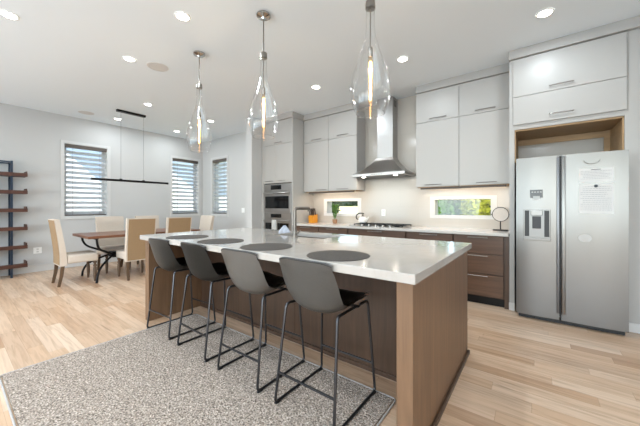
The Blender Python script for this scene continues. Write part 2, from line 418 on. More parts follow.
for i, h in enumerate((KW1, KW2)):
    a0, a1, z0, z1 = h; f = .075; fz = .05; bm = bmesh.new()
    B((a0, a0+f, YK-.006, YK+.17, z0, z1), (a1-f, a1, YK-.006, YK+.17, z0, z1), (a0+f, a1-f, YK-.006, YK+.17, z1-fz, z1), (a0+f, a1-f, YK-.006, YK+.17, z0, z0+fz), bm=bm)
    fr = struct('window_%d' % (i+4), bm, TRIM)
    obj('pane', B((a0+f, a1-f, YK+.10, YK+.104, z0+fz, z1-fz)), CLEAR, fr)

# outside
GRASS = mat('lawn_grass', (226, 222, 150), .95, var=.25, vscale=3); EARTH = mat('yard_ground', (120, 128, 84), .95, var=.3, vscale=2)
bm = bmesh.new()
P = [(-30, 4.9, -.3), (14, 4.9, -.3), (14, 9, -.2), (-30, 9, -.2), (14, 30, 1.45), (-30, 30, 1.45)]
V = [bm.verts.new(p) for p in P]; bm.faces.new((V[0], V[1], V[2], V[3])); bm.faces.new((V[3], V[2], V[4], V[5]))
struct('lawn', bm, GRASS)
struct('side_yard', B((-30, -7.75, -12, 4.85, -.4, -.3)), EARTH)
LEAF = [mat('leaf_yellow_green', (140, 148, 40), .7, var=.8, vscale=6, spec=.1), mat('leaf_mid_green', (62, 98, 26), .7, var=.8, vscale=6, spec=.1), mat('leaf_dark', (30, 50, 24), .8, var=.4, vscale=5, spec=.1)]
BARK = mat('bark', (84, 66, 50), .9)
def shrub(name, label, x, y, r, h, m, n, zb=-.25, leaf=.06, cat='shrub'):
    t = thing(name, label, cat, (x, y, zb), 'garden shrubs and trees')
    bm = bmesh.new()
    for i in range(n):
        a = random.uniform(0, 2*PI); c = random.uniform(-1, 1); q = random.uniform(.55, 1)**.5
        s = math.sqrt(1-c*c)*r*q*(1+.2*math.sin(3*a)); p = Vector((x+s*math.cos(a), y+s*math.sin(a), zb+h*.55+c*h*.45*q))
        u = Vector((random.uniform(-1, 1), random.uniform(-1, 1), random.uniform(-1, 1))).normalized(); v = u.orthogonal().normalized()
        l = leaf*random.uniform(.6, 1.3)
        bm.faces.new([bm.verts.new(p+u*l), bm.verts.new(p+v*l*.5), bm.verts.new(p-u*l), bm.verts.new(p-v*l*.5)])
    tag(obj('foliage', bm, m, t), kind='stuff')
    obj('stem', T([(x, y, zb-.05), (x, y, zb+h*.5)], [r*.08+.02, .02], 7), BARK, t)
    return t
for x, y, r, h, k, lab in ((-3.15, 8.6, .31, 2.5, 1, 'mid-green shrub at the left end of the bed outside the wide kitchen window'), (-2.2, 8.5, .31, 2.3, 1, 'mid-green leafy shrub filling the left of the wide kitchen window view'),
                      (-1.3, 8.6, .31, 2.4, 0, 'yellow-green shrub in the middle of the wide kitchen window view'), (-.4, 8.5, .31, 2.2, 0, 'yellow-green shrub at the right of the wide kitchen window view'), (.5, 8.6, .31, 2.4, 1, 'mid-green shrub hidden right of the wide kitchen window view'),
                      (-2.65, 9.6, .31, 2.8, 0, 'yellow-green shrub in the rear row, behind the left of the wide kitchen window view'), (-1.75, 9.6, .31, 2.7, 1, 'mid-green shrub in the rear row, left of centre in the wide kitchen window'), (-.85, 9.6, .31, 2.8, 2, 'dark shrub in the rear row, right of centre in the wide kitchen window')):
    shrub('shrub', lab, x, y, r, h, LEAF[k], 2400, leaf=.08)
shrub('shrub', 'dark shrub seen through the left edge of the small kitchen window', -6.5, 9.0, .42, 2.9, LEAF[2], 1800, leaf=.1)
t = thing('hedge', 'long dark clipped hedge beyond the lawn, seen through the small kitchen window', 'hedge', (-18, 28.5, 1.2))
bm = bmesh.new()
for i in range(6500):
    p = Vector((random.uniform(-26, -10), random.uniform(28, 29), random.uniform(1.2, 3.9)))
    u = Vector((random.uniform(-1, 1), random.uniform(-1, 1), random.uniform(-1, 1))).normalized(); v = u.orthogonal().normalized(); l = random.uniform(.16, .3)
    bm.faces.new([bm.verts.new(p+u*l), bm.verts.new(p+v*l*.6), bm.verts.new(p-u*l), bm.verts.new(p-v*l*.6)])
tag(obj('foliage', bm, LEAF[2], t), kind='stuff')
SID = mat('pale_siding', (226, 230, 230), .6); SIDB = mat('blue_grey_siding', (150, 168, 180), .6)
nb = thing('neighbour_house', 'neighbouring house with pale gabled front seen through the dining windows', 'house', (-11.4, 2, -.3))
bm = bmesh.new(); prof = [(-4, -.3), (10, -.3), (10, 1.7), (6.3, 1.75), (5.3, 2.55), (4.5, 3.3), (3.5, 1.98), (3.02, 1.98), (1.3, 3.7), (-.6, 2.0), (-4, 2.0)]
f0 = [bm.verts.new((-11, y, z)) for y, z in prof]; f1 = [bm.verts.new((-11.5, y, z)) for y, z in prof]
bm.faces.new(f0); bm.faces.new(f1[::-1])
for i in range(len(prof)):
    j = (i+1) % len(prof); bm.faces.new((f0[i], f0[j], f1[j], f1[i]))
obj('gable_wall', bm, SID, nb)
obj('rear_wall', B((-13.2, -12.6, -5, 13, -.3, 5.2)), SIDB, nb)

# ------------------------------------------------------------ kitchen: handles and doors
def pull(bm, x, y, z, w):
    """slim horizontal bar handle standing off a front at y"""
    tube(bm, [(x-w/2, y-.024, z), (x+w/2, y-.024, z)], .0055, 8)
    for s in (-1, 1): tube(bm, [(x+s*(w/2-.012), y-.0225, z), (x+s*(w/2-.012), y+.0005, z)], .0045, 6)
    return bm
def front(name, parent, m, x0, x1, y, z0, z1, hx=None, hz=None, hw=.19, g=.0025, th=.02):
    d = obj(name, B((x0+g, x1-g, y-th, y, z0+g, z1-g), bev=.0015), m, parent)
    if hx is not None: obj('handle', pull(bmesh.new(), hx, y-th, hz, hw), NICKEL, d, smooth=True)
    return d
YU = 4.35          # faces of the upper cabinets
def upper(x0, x1, label, handle_x):
    t = thing('wall_cabinet', label, 'cabinet', ((x0+x1)/2, YK-.16, 1.52))
    obj('body', B((x0+.0008, x1-.0008, YU+.02, YK-.001, 1.52, 2.945)), CABIN, t)
    front('door', t, CAB, x0, x1, YU+.02, 1.52, 2.485, handle_x, 1.55, .24)
    front('top_door', t, CAB, x0, x1, YU+.02, 2.485, 2.94, (x0+x1)/2+.02, 2.525, .24)
    obj('underside', B((x0+.02, x1-.02, YU+.03, YK-.02, 1.512, 1.5195)), RAWW, t)
    return t
upper(-3.705, -3.097, 'white flat wall cabinet with two doors, next to the oven tower', -3.26)
upper(-3.097, -2.49, 'white flat wall cabinet with two doors, left of the range hood', -2.78)
upper(-1.457, -.855, 'white flat wall cabinet with two doors, right of the range hood', -1.20)
upper(-.855, -.252, 'white flat wall cabinet with two doors, next to the fridge surround', -.52)
# light rails and under-cabinet strips
def strip(label, x0, x1):
    t = thing('cabinet_light_strip', label, 'light', ((x0+x1)/2, 4.45, 1.495))
    obj('rail', B((x0, x1, 4.385, 4.40, 1.486, 1.5115), bev=.002), DKW, t)
    obj('housing', B((x0, x1, 4.4002, 4.45, 1.506, 1.5115)), PLASTW, t)
    obj('diffuser', B((x0+.02, x1-.02, 4.41, 4.44, 1.5035, 1.5058)), GLOWW, t)
    lamp('strip_glow', 'AREA', (0, 0, .005), (math.radians(12), 0, 0), 0.8*(x1-x0), (1, .85, .70), x1-x0-.05, .03, parent=t)
strip('slim warm light strip under the wall cabinets left of the hood', -3.60, -2.56)
strip('slim warm light strip under the wall cabinets right of the hood', -1.40, -.30)
# crown trim over the cabinets, up to the ceiling
def crown(name, pts, d=.06):
    bm = bmesh.new()
    for x0, x1, y in pts: B((x0, x1, y-.022, y+.05, 2.945, ZC-.0005), bm=bm, bev=.002)
    struct(name, bm, CAB)
crown('trim_1', [(-3.705, -2.49, YU)]); crown('trim_2', [(-1.457, -.252, YU)])

# oven tower
YF = 4.03
t = thing('oven_cabinet', 'tall white oven tower cabinet holding two steel wall ovens', 'cabinet', (-4.15, 4.35, 0))
OX0, OX1 = -4.59, -3.712
obj('body', B((OX0, OX0+.07, YF+.0, YK-.001, 0, 2.945), (OX1-.03, OX1, YF, YK-.001, 0, 2.945), (OX0+.07, OX1-.03, YF+.02, YK-.001, 1.70, 2.945), (OX0+.07, OX1-.03, YF+.02, YK-.001, 0, .42), (OX0+.07, OX1-.03, YK-.03, YK-.001, .42, 1.70), (OX0+.07, OX1-.03, YF+.03, YK-.03, 1.107, 1.115)), CAB, t)
front('top_door', t, CAB, OX0+.07, OX1-.03, YF+.02, 2.475, 2.94, -4.10, 2.51, .2)
front('door', t, CAB, OX0+.07, -4.17, YF+.02, 1.70, 2.475, -4.36, 1.745, .2); front('door', t, CAB, -4.17, OX1-.03, YF+.02, 1.70, 2.475, -4.0, 1.745, .2)
front('drawer', t, CAB, OX0+.07, OX1-.03, YF+.02, .10, .42, -4.15, .37, .2)
obj('cornice', B((OX0, OX1+.02, YF-.03, YK-.001, 2.946, ZC-.0005), bev=.003), CAB, t)
def oven(label, z0, z1, ctl, ho=.05, wo=.11):
    x0, x1 = OX0+.075, OX1-.035; y = YF+.012
    t = thing('wall_oven', label, 'oven', ((x0+x1)/2, y+.2, z0))
    obj('body', B((x0, x1, y, YK-.05, z0, z1)), STEEL, t)
    pnl = obj('control_panel', B((x0, x1, y-.02, y-.0002, z1-ctl, z1-.003), bev=.002), STEEL, t)
    cx = (x0+x1)/2-.03
    obj('display', B((cx-.15, cx+.15, y-.0215, y-.0195, z1-ctl+.025, z1-.025)), DGLASS, pnl)
    d = obj('door', B((x0, x1, y-.028, y-.0002, z0+.003, z1-ctl-.004), bev=.003), STEEL, t)
    obj('window', B((x0+.055, x1-.055, y-.030, y-.0275, z0+.075, z1-ctl-wo)), DGLASS, d)
    bm = bmesh.new(); hz = z1-ctl-ho
    tube(bm, [(x0+.03, y-.072, hz), (x1-.03, y-.072, hz)], .013, 10)
    for hx in (x0+.07, x1-.07): tube(bm, [(hx, y-.07, hz), (hx, y-.027, hz)], .009, 8)
    obj('handle', bm, STEEL, d, smooth=True)
    return t
oven('steel built-in oven with wide dark window, upper of the pair in the tower', 1.116, 1.685, .14)
oven('steel built-in oven with white towel on its handle, lower of the pair', .43, 1.106, .125, .035, .08)
# towel over the lower oven handle
hz = 1.106-.125-.035; hy = YF+.012-.072
def towel(u, v):
    x = -4.215+.125*u+.006*math.sin(9*u); s = v*.62-.29
    y = hy-.0155 if s < 0 else hy+.0155
    if abs(s) < .03: y = hy+.0155*math.sin(s/.03*PI/2)
    z = hz+.0155-abs(s)*1.0 if abs(s) >= .03 else hz+.0155*math.cos(s/.03*PI/2)+.001
    return (x, y+.002*math.sin(14*u+3*v), z+.002)
bm = sheet(towel, 14, 40, .003)
tag(obj('hand_towel', bm, mat('white_towel', (244, 242, 238), .95, bump=.4, bscale=300), smooth=True), 'white hand towel hanging over the lower oven handle', 'towel')

# base cabinets
YB = 4.07
def base(x0, x1, label, rows, split=None):
    t = thing('base_cabinet', label, 'cabinet', ((x0+x1)/2, 4.36, 0))
    obj('body', B((x0+.0008, x1-.0008, YB, YK-.001, .10, .868)), WALD, t)
    obj('toe_kick', B((x0+.0008, x1-.0008, YB+.03, YB+.05, 0, .0995)), BLKM, t)
    xs = [x0, x1] if not split else [x0, split, x1]
    for a, b in zip(xs, xs[1:]):
        for z0, z1 in rows: front('drawer', t, WALH, a+.004, b-.004, YB-.0003, z0, z1, (a+b)/2, z1-.022, min(.24, (b-a)*.4), g=.004)
    return t
R3 = [(.11, .385), (.385, .635), (.635, .862)]
base(-3.705, -2.49, 'dark walnut base cabinet in the corner by the oven tower', R3, -3.1)
base(-2.486, -1.505, 'dark walnut base cabinet under the gas cooktop', R3)
base(-1.501, -.87, 'dark walnut drawer cabinet between cooktop and fridge-side drawers', R3)
base(-.866, -.30, 'dark walnut three-drawer base cabinet next to the refrigerator', R3)
tag(obj('cabinet_end_panel', B((-.298, -.252, YB-.022, YK-.001, 0, .868)), WALD), 'narrow dark end panel between walnut drawers and white fridge surround', 'panel')
tag(obj('countertop', B((-3.708, -.252, 4.0, YK-.001, .8695, .905), bev=.003), QUARTZB), 'long white quartz countertop on the walnut base cabinets along the wall', 'countertop')

# range hood
t = thing('range_hood', 'stainless steel chimney range hood over the gas cooktop', 'range hood', (-2.02, 4.66, 1.70))
hx0, hx1, hyf = -2.478, -1.565, 4.16
bm = bmesh.new(); q = []
rings = [((hx0, hx1, hyf), 1.725), ((hx0, hx1, hyf), 1.765)]
for k in range(1, 8):
    s = k/7; e = 1-(1-s)**1.35
    rings.append(((hx0+(-2.17-hx0)*e, hx1+(-1.87-hx1)*e, hyf+(4.44-hyf)*e), 1.765+.28*s**1.15))
for (a, b, c), z in rings: q.append([bm.verts.new(p) for p in ((a, c, z), (b, c, z), (b, YK-.001, z), (a, YK-.001, z))])
for A_, B_ in zip(q, q[1:]):
    for k in range(4): bm.faces.new((A_[k], A_[(k+1) % 4], B_[(k+1) % 4], B_[k]))
bm.faces.new(q[0][::-1]); bm.faces.new(q[-1])
obj('canopy', bm, STEEL, t)
ch = obj('chimney', B((-2.155, -1.875, 4.455, YK-.001, 2.046, ZC-.001), bev=.002), STEELZ, t)
bm = bmesh.new()
for k in range(5): B((-1.8748, -1.8738, 4.50, 4.61, 2.90+.022*k, 2.91+.022*k), bm=bm)
obj('vent_slots', bm, BLACK, ch)
obj('filter_panel', B((hx0+.06, hx1-.06, hyf+.05, 4.6, 1.719, 1.7245)), GUN, t)
for x in (-2.3, -1.74):
    obj('hood_lamp', L([(.03, 0), (.03, .004)], x, hyf+.09, 16, z0=1.7145), LED, t)
    lamp('hood_glow', 'AREA', (x+2.02, hyf+.09-4.66, .012), (0, 0, 0), .8, (1, .9, .75), .05, parent=t)
bm = bmesh.new()
for k in range(5): lathe(bm, [(.008, 0), (.008, .004)], -2.10+.04*k, 0, 10)
bmesh.ops.rotate(bm, verts=bm.verts, matrix=Matrix.Rotation(PI/2, 3, 'X')); bmesh.ops.translate(bm, verts=bm.verts, vec=(0, hyf-.0002, 1.745))
obj('button', bm, BLACK, t)

# cooktop
t = thing('gas_cooktop', 'stainless gas cooktop with black cast iron grates under the hood', 'cooktop', (-2.02, 4.34, .905))
cx0, cx1, cy0, cy1 = -2.46, -1.58, 4.08, 4.58
obj('tray', B((cx0, cx1, cy0, cy1, .9055, .913), bev=.003), STEEL, t)
for i, (a, b) in enumerate(((cx0+.02, -2.18), (-2.17, -1.87), (-1.86, cx1-.02))):
    bm = bmesh.new(); zt = .942
    B((a, b, cy0+.09, cy0+.102, zt-.012, zt), (a, b, cy1-.032, cy1-.02, zt-.012, zt), (a, a+.012, cy0+.09, cy1-.02, zt-.012, zt), (b-.012, b, cy0+.09, cy1-.02, zt-.012, zt), bm=bm)
    m = (a+b)/2
    for yy in (4.22, 4.33, 4.45): B((a, b, yy, yy+.01, zt-.012, zt+.002), bm=bm)
    B((m-.005, m+.005, cy0+.09, cy1-.02, zt-.012, zt+.002), bm=bm)
    for px, py in ((a, cy0+.09), (b-.012, cy0+.09), (a, cy1-.032), (b-.012, cy1-.032)): B((px, px+.012, py, py+.012, .913, zt-.012), bm=bm)
    obj('grate', bm, BLKM, t)
for x, y, r in ((-2.32, 4.25, .035), (-2.32, 4.46, .042), (-2.02, 4.36, .055), (-1.72, 4.25, .042), (-1.72, 4.46, .035)):
    obj('burner', L([(r, 0), (r, .008), (r*.75, .012), (r*.75, .018), (r*.3, .02)], x, y, 16, z0=.9132), BLKM, t, smooth=True)
for k in range(5): obj('knob', L([(.018, 0), (.018, .02), (.015, .024)], -2.26+.12*k, 4.125, 14, z0=.9132), STEEL, t, smooth=True)
# kettle
t = thing('kettle', 'small pale kettle with black arched handle on the left cooktop grate', 'kettle', (-2.42, 4.44, .9445))
KX, KY, KZ = -2.42, 4.44, .9445
obj('body', L([(.06, 0), (.075, .01), (.08, .04), (.072, .075), (.05, .10), (.03, .108)], KX, KY, 24, z0=KZ), mat('pale_enamel', (232, 228, 222), .25), t, smooth=True)
lid = obj('lid', L([(.034, .1085), (.03, .118), (.01, .122)], KX, KY, 20, z0=KZ), BLACK, t, smooth=True)
obj('lid_knob', L([(.006, .1222), (.012, .13), (.012, .142), (.005, .147)], KX, KY, 14, z0=KZ), BLACK, lid, smooth=True)
obj('handle', T(smoothline([(KX-.074, KY, KZ+.05), (KX-.125, KY, KZ+.07), (KX-.13, KY, KZ+.12), (KX-.09, KY, KZ+.158), (KX-.03, KY, KZ+.166), (KX+.02, KY, KZ+.16)], 5), .010, 8), BLACK, t, smooth=True)
obj('spout', T([(KX+.07, KY, KZ+.05), (KX+.10, KY, KZ+.085), (KX+.115, KY, KZ+.10)], [.02, .014, .011], 10), MATS['pale_enamel'], t, smooth=True)

# knife block
t = thing('knife_block', 'amber wooden knife block with dark-handled knives beside the oven tower', 'knife block', (-3.56, 4.47, .9055))
bm = bmesh.new()
v = [(-3.62, 4.40, .9055), (-3.505, 4.40, .9055), (-3.505, 4.55, .9055), (-3.62, 4.55, .9055), (-3.62, 4.385, 1.045), (-3.505, 4.385, 1.045), (-3.505, 4.55, 1.075), (-3.62, 4.55, 1.075)]
vs = [bm.verts.new(p) for p in v]
for f in ((0, 1, 2, 3), (4, 5, 6, 7), (0, 1, 5, 4), (1, 2, 6, 5), (2, 3, 7, 6), (3, 0, 4, 7)): bm.faces.new([vs[i] for i in f])
bmesh.ops.bevel(bm, geom=list(bm.edges), offset=.004, segments=2, affect='EDGES')
obj('block', bm, wood('amber_wood', (226, 148, 36), 'z', .2, .35), t, smooth=True)
KN = mat('knife_handle', (58, 46, 40), .4)
for i in range(3):
    for j in range(2):
        x = -3.60+.037*i; y = 4.42+.075*j; z = 1.05+.016*j
        obj('knife', T([(x, y+.004, z-.01), (x, y-.006, z+.05), (x, y-.022, z+.125)], [.011, .010, .013], 8), KN, t, smooth=True)
# potted plant by the small window
t = thing('potted_plant', 'small upright green plant in a short brown pot in front of the small kitchen window', 'plant', (-3.055, 4.50, .9055))
pot = obj('pot', L([(.038, 0), (.05, .075), (.05, .08), (.044, .08), (.042, .065)], -3.055, 4.50, 20, z0=.9055), mat('brown_pot', (150, 112, 84), .6), t, smooth=True)
obj('soil', L([(.042, .066), (.0, .068)], -3.055, 4.50, 16, z0=.9055, cap0=True, cap1=False), mat('soil', (60, 46, 36), .95), t)
bm = bmesh.new()
for i in range(150):
    a = random.uniform(0, 2*PI); r0 = random.uniform(0, .035); h = random.uniform(.04, .3); r1 = .035+.05*random.random()*(h/.3)
    if h > .2: r1 += .03*random.random()
    p = Vector((-3.055+r0*math.cos(a), 4.50+r0*math.sin(a), .975+h*.85)); q = Vector((-3.055+r1*math.cos(a), 4.50+r1*math.sin(a), .985+h+.02*random.random()))
    side = (q-p).cross(Vector((random.random(), random.random(), .3))).normalized()*.013
    m_ = (p+q)/2+Vector((0, 0, .008))
    bm.faces.new([bm.verts.new(p), bm.verts.new(m_+side), bm.verts.new(q), bm.verts.new(m_-side)])
for i in range(6):
    a = i*1.05; tube(bm, [(-3.055+.015*math.cos(a), 4.5+.015*math.sin(a), .974), (-3.055+.03*math.cos(a), 4.5+.03*math.sin(a), 1.2)], .003, 5)
tag(obj('foliage', bm, mat('houseplant_leaf', (92, 132, 54), .5, var=.35, vscale=30), t), kind='stuff')
# round mirror on a stand
t = thing('disc_ornament', 'pale round disc ornament in a thin ring on a dark stand at the counter end', 'ornament', (-.37, 4.47, .9055))
MX, MY = -.372, 4.46
obj('base', B((MX-.085, MX+.085, MY-.03, MY+.03, .9055, .922), bev=.003), BLKM, t)
obj('post', T([(MX, MY, .9225), (MX, MY, 1.03)], .007, 10), BLKM, t, smooth=True)
ring = [(MX+.092*math.cos(a), MY, 1.122+.092*math.sin(a)) for a in [2*PI*k/40 for k in range(40)]]
obj('frame', T(ring, .0045, 8, closed=True), GUN, t, smooth=True)
bm = L([(.088, -.003), (.09, 0), (.088, .003)], 0, 0, 40); bmesh.ops.rotate(bm, verts=bm.verts, matrix=Matrix.Rotation(PI/2, 3, 'X')); bmesh.ops.translate(bm, verts=bm.verts, vec=(MX, MY, 1.122))
obj('disc', bm, mat('pale_stone_disc', (206, 196, 186), .45, var=.16, vscale=45), t, smooth=True)
for s in (-1, 1): obj('pivot_knob', T([(MX+s*.095, MY, 1.122), (MX+s*.108, MY, 1.122)], .007, 10), GUN, t, smooth=True)
def plate(label, cat, cen, face, nm, w_=.072, h_=.115):
    """wall plate: face = 'x' on the left wall, 'y' on a wall facing the camera side"""
    x, y, z = cen; t = thing(nm, label, cat, cen)
    if face == 'x':
        p = obj('cover_plate', B((x, x+.006, y-w_/2, y+w_/2, z-h_/2, z+h_/2), bev=.002), PLASTW, t)
        for dz in (-.024, .024): obj('socket', B((x+.006, x+.0075, y-.016, y+.016, z+dz-.014, z+dz+.014), bev=.0005), mat('socket_grey', (206, 206, 204), .4), p)
    else:
        p = obj('cover_plate', B((x-w_/2, x+w_/2, y-.006, y, z-h_/2, z+h_/2), bev=.002), PLASTW, t)
        if nm == 'light_switch': obj('rocker', B((x-.017, x+.017, y-.010, y-.006, z-.033, z+.033), bev=.002), PLASTW, p)
        else:
            for dz in (-.024, .024): obj('socket', B((x-.016, x+.016, y-.0075, y-.006, z+dz-.014, z+dz+.014), bev=.0005), mat('socket_grey', (206, 206, 204), .4), p)
plate('white wall outlet low on the left wall between bookshelf and dining chair', 'outlet', (XL+.0005, 1.06, .40), 'x', 'wall_outlet', .115)
plate('white light switch on the wall right of the narrow corner window', 'light switch', (-5.70, YD-.0005, 1.14), 'y', 'light_switch', .115)
plate('white outlet on the backsplash under the range hood', 'outlet', (-2.13, YK-.0005, 1.12), 'y', 'wall_outlet')

# ------------------------------------------------------------ refrigerator and its surround
t = thing('refrigerator_cabinet', 'tall white cabinet surround with lift-up doors over the refrigerator', 'cabinet', (.25, 4.35, 0))
SX0, SX1 = -.248, .80
YS = 4.05
ZB = 2.155
obj('side_panel', B((SX0, SX0+.05, YS-.0, YK-.001, 0, ZB-.03)), CAB, t)
obj('side_panel', B((.70, .80, YS-.0, YK-.001, 0, ZB-.03)), CAB, t)
obj('body', B((SX0, SX1, YS, YK-.001, ZB-.0298, 2.945)), CAB, t)
lx0, lx1 = SX0+.0502, .6998
obj('wood_lining', B((lx0, lx1, YS+.02, YK-.002, ZB-.048, ZB-.0300), (lx0, lx0+.012, YS+.02, YK-.002, 1.745, ZB-.0482), (lx1-.012, lx1, YS+.02, YK-.002, .05, ZB-.0482), (lx0+.012, lx1-.012, YK-.02, YK-.002, ZB-.12, ZB-.0482), (lx1-.065, lx1-.012, YK-.02, YK-.002, .05, ZB-.12)), RAWW, t)
front('lift_door', t, CAB, SX0+.035, .715, YS-.0003, 2.50, 2.94, .22, 2.555, .21)
front('lift_door', t, CAB, SX0+.035, .715, YS-.0003, ZB+.02, 2.50, .22, 2.245, .21)
obj('cornice', B((SX0-.004, SX1+.44, YS-.045, YK-.001, 2.946, ZC-.0005), bev=.003), CAB, t)
for x0, x1 in ((SX0-.004, SX0+.054), (.696, .806)): obj('plinth', B((x0, x1, YS-.012, YS-.0003, 0, .09), bev=.002), TRIM, t)
struct('wall_return', B((.8005, 1.2495, YS+.02, YS+.2, 0, 2.9445)), WALL)
struct('baseboard_right', B((.8065, 1.2495, YS+.004, YS+.0195, 0, BH), bev=.002), TRIM)

t = thing('refrigerator', 'large stainless side-by-side refrigerator with water dispenser', 'refrigerator', (.26, 4.25, 0))
fx0, fx1, fy = -.172, .692, 3.845
FS = steel_mat('fridge_steel', (126, 124, 121), 'x', .30)
obj('body', B((fx0+.01, fx1-.01, fy+.075, 4.6, .06, 1.735)), mat('fridge_grey', (150, 150, 150), .45, .5), t)
def fdoor(x0, x1):
    def prof():
        n = 10; pts = []
        for k in range(n+1):
            u = k/n; pts.append((x0+(x1-x0)*u, fy-.010*math.sin(PI*u)))
        return pts
    bm = bmesh.new(); pts = prof()+[(x1, fy+.068), (x0, fy+.068)]
    a = [bm.verts.new((x, y, .05)) for x, y in pts]; b = [bm.verts.new((x, y, 1.755)) for x, y in pts]
    bm.faces.new(a[::-1]); bm.faces.new(b)
    for i in range(len(pts)): j = (i+1) % len(pts); bm.faces.new((a[i], a[j], b[j], b[i]))
    return bm
dl = obj('freezer_door', fdoor(fx0, .196), FS, t, smooth=True, auto=30); dr = obj('fridge_door', fdoor(.212, fx1), FS, t, smooth=True, auto=30)
obj('handle', B((.2125, .245, fy-.035, fy-.003, .12, 1.74), bev=.006, seg=2), FS, dr, smooth=True)
obj('handle', B((.176, .1955, fy-.022, fy-.003, .12, 1.74), bev=.004, seg=2), mat('handle_shadow_grey', (120, 120, 122), .35, .9), dl, smooth=True)  # freezer handle is a plain grey metal
obj('door_gap', B((.1965, .2115, fy+.02, fy+.06, .08, 1.75)), BLACK, t)
obj('kick_grille', B((fx0+.02, fx1-.02, fy+.03, fy+.06, .008, .048)), BLACK, t)
for x in (fx0+.06, fx1-.06): obj('foot', L([(.02, 0), (.02, .0595)], x, fy+.1, 12), BLACK, t)
# dispenser
dp = obj('dispenser', B((-.104, .124, fy-.020, fy-.002, .875, 1.195), bev=.004), FS, dl)
d2 = .0205
obj('recess', B((-.094, .114, fy-.0225, fy-.0202, .905, 1.183)), BLACK, dp)
obj('recess_back', B((-.055, .073, fy-.0240, fy-.0226, .905, 1.183)), mat('recess_steel', (128, 127, 125), .35, .9), dp)
obj('spout_housing', B((-.042, .06, fy-.040, fy-.0241, 1.13, 1.183), bev=.004), FS, dp)
obj('paddle', B((-.028, .046, fy-.034, fy-.0241, .99, 1.12), bev=.003), mat('paddle_grey', (52, 52, 54), .4, .4), dp)
obj('drip_tray', B((-.108, .128, fy-.045, fy-.0202, .862, .892), bev=.005, seg=2), FS, dp)
cp = obj('control_panel', B((-.048, .060, fy-.0135, fy-.004, 1.318, 1.405), bev=.002), mat('panel_grey', (84, 85, 86), .3), dl)
bm = bmesh.new()
for k in range(4): B((-.036+.024*k, -.020+.024*k, fy-.0144, fy-.0136, 1.375, 1.386), bm=bm)
obj('button_marks', bm, mat('button_grey', (176, 176, 174), .4), cp)
obj('label_plate', B((-.022, .036, fy-.0145, fy-.0136, 1.298, 1.338)), MATS['button_grey'], cp)
# arc badge, stickers, papers
arc = [(.44+.058*math.cos(a), fy-.0125, 1.685+.042*math.sin(a)) for a in [PI*1.03+k*PI*.94/16 for k in range(17)]]
obj('badge', T(arc, .003, 6), NICKEL, dr, smooth=True)
def fy_at(x): return fy-.010*math.sin(PI*(x-.212)/(fx1-.212))
def note(label, x0, x1, z0, z1, lines, dot=None, head=True):
    yy = min(fy_at(x0), fy_at(x1), fy_at((x0+x1)/2))-.0006
    t = thing('paper_notice', label, 'paper', ((x0+x1)/2, yy, z0), 'notices on the refrigerator door')
    s = obj('sheet', B((x0, x1, yy-.0012, yy-.0002, z0, z1)), PAPER, t)
    bm = bmesh.new(); r = random.Random(int(z0*100))
    wln = x1-x0; z = z1-.028
    for k in range(lines):
        ind = .012 if r.random() < .7 else .03; end = x1-.012-(r.random()*.05 if r.random() < .5 else 0)
        x = x0+ind
        while x < end:
            ww = r.uniform(.006, .02); B((x, min(x+ww, end), yy-.0016, yy-.0013, z-.0022, z+.0022), bm=bm); x += ww+.004
        z -= (z1-z0-.045)/lines
    obj('printed_lines', bm, INK, s)
    if head: obj('heading', B(((x0+x1)/2-.035, (x0+x1)/2+.035, yy-.0017, yy-.0013, z1-.016, z1-.010)), INKD, s)
    return yy
note('upper white printed notice on the right refrigerator door', .345, .592, 1.465, 1.60, 6)
y2 = note('lower white printed notice under a dark round magnet on the refrigerator door', .345, .592, 1.155, 1.447, 13, head=False)
bm = L([(.014, 0), (.014, .005), (.010, .007)], 0, 0, 16); bmesh.ops.rotate(bm, verts=bm.verts, matrix=Matrix.Rotation(PI/2, 3, 'X')); bmesh.ops.translate(bm, verts=bm.verts, vec=(.468, y2-.0022, 1.425))
tag(obj('fridge_magnet', bm, mat('magnet_navy', (28, 34, 48), .4), smooth=True), 'small dark round magnet holding the lower notice on the refrigerator', 'magnet')
bm = L([(.05, 0), (.05, .0015)], 0, 0, 28); bmesh.ops.scale(bm, verts=bm.verts, vec=(1.0, .78, 1)); bmesh.ops.rotate(bm, verts=bm.verts, matrix=Matrix.Rotation(PI/2, 3, 'X')); bmesh.ops.translate(bm, verts=bm.verts, vec=(.39, fy_at(.39)-.003, .912))
tag(obj('oval_magnet', bm, mat('magnet_white', (190, 188, 184), .5)), 'pale oval magnet low on the right refrigerator door', 'magnet')

# ------------------------------------------------------------ island
t = thing('kitchen_island', 'large walnut-clad kitchen island with overhang for four stools', 'kitchen island', (-1.93, 1.95, 0))
IX0, IX1, IY0, IY1 = -3.37, -.453, 1.313, 2.635
obj('end_panel', B((IX1-.081, IX1, IY0, IY1, 0, .872), bev=.002), WALV, t)
obj('end_panel', B((IX0, IX0+.081, IY0, IY1, 0, .872), bev=.002), WALV, t)
obj('back_panel', B((IX0+.082, -2.55, 1.915, 1.935, 0, .872), (-2.546, -1.74, 1.915, 1.935, 0, .872), (-1.736, IX1-.082, 1.915, 1.935, 0, .872)), WALD, t)
obj('cabinet_body', B((IX0+.082, IX1-.082, 1.9355, IY1-.03, .10, .66), (IX0+.082, IX1-.082, 2.58, IY1-.03, .66, .872), (IX0+.082, -2.33, 1.9355, 2.58, .66, .872), (-1.54, IX1-.082, 1.9355, 2.58, .66, .872), (-2.33, -1.54, 1.9355, 2.12, .66, .872)), WALD, t)
obj('toe_kick', B((IX0+.082, IX1-.082, 2.0, IY1-.09, 0, .0995)), BLKM, t)
for k in range(5):
    a = IX0+.085+k*(IX1-IX0-.17)/5; front('door', t, WALH, a, a+(IX1-IX0-.17)/5, IY1-.0095, .11, .862, None, None)
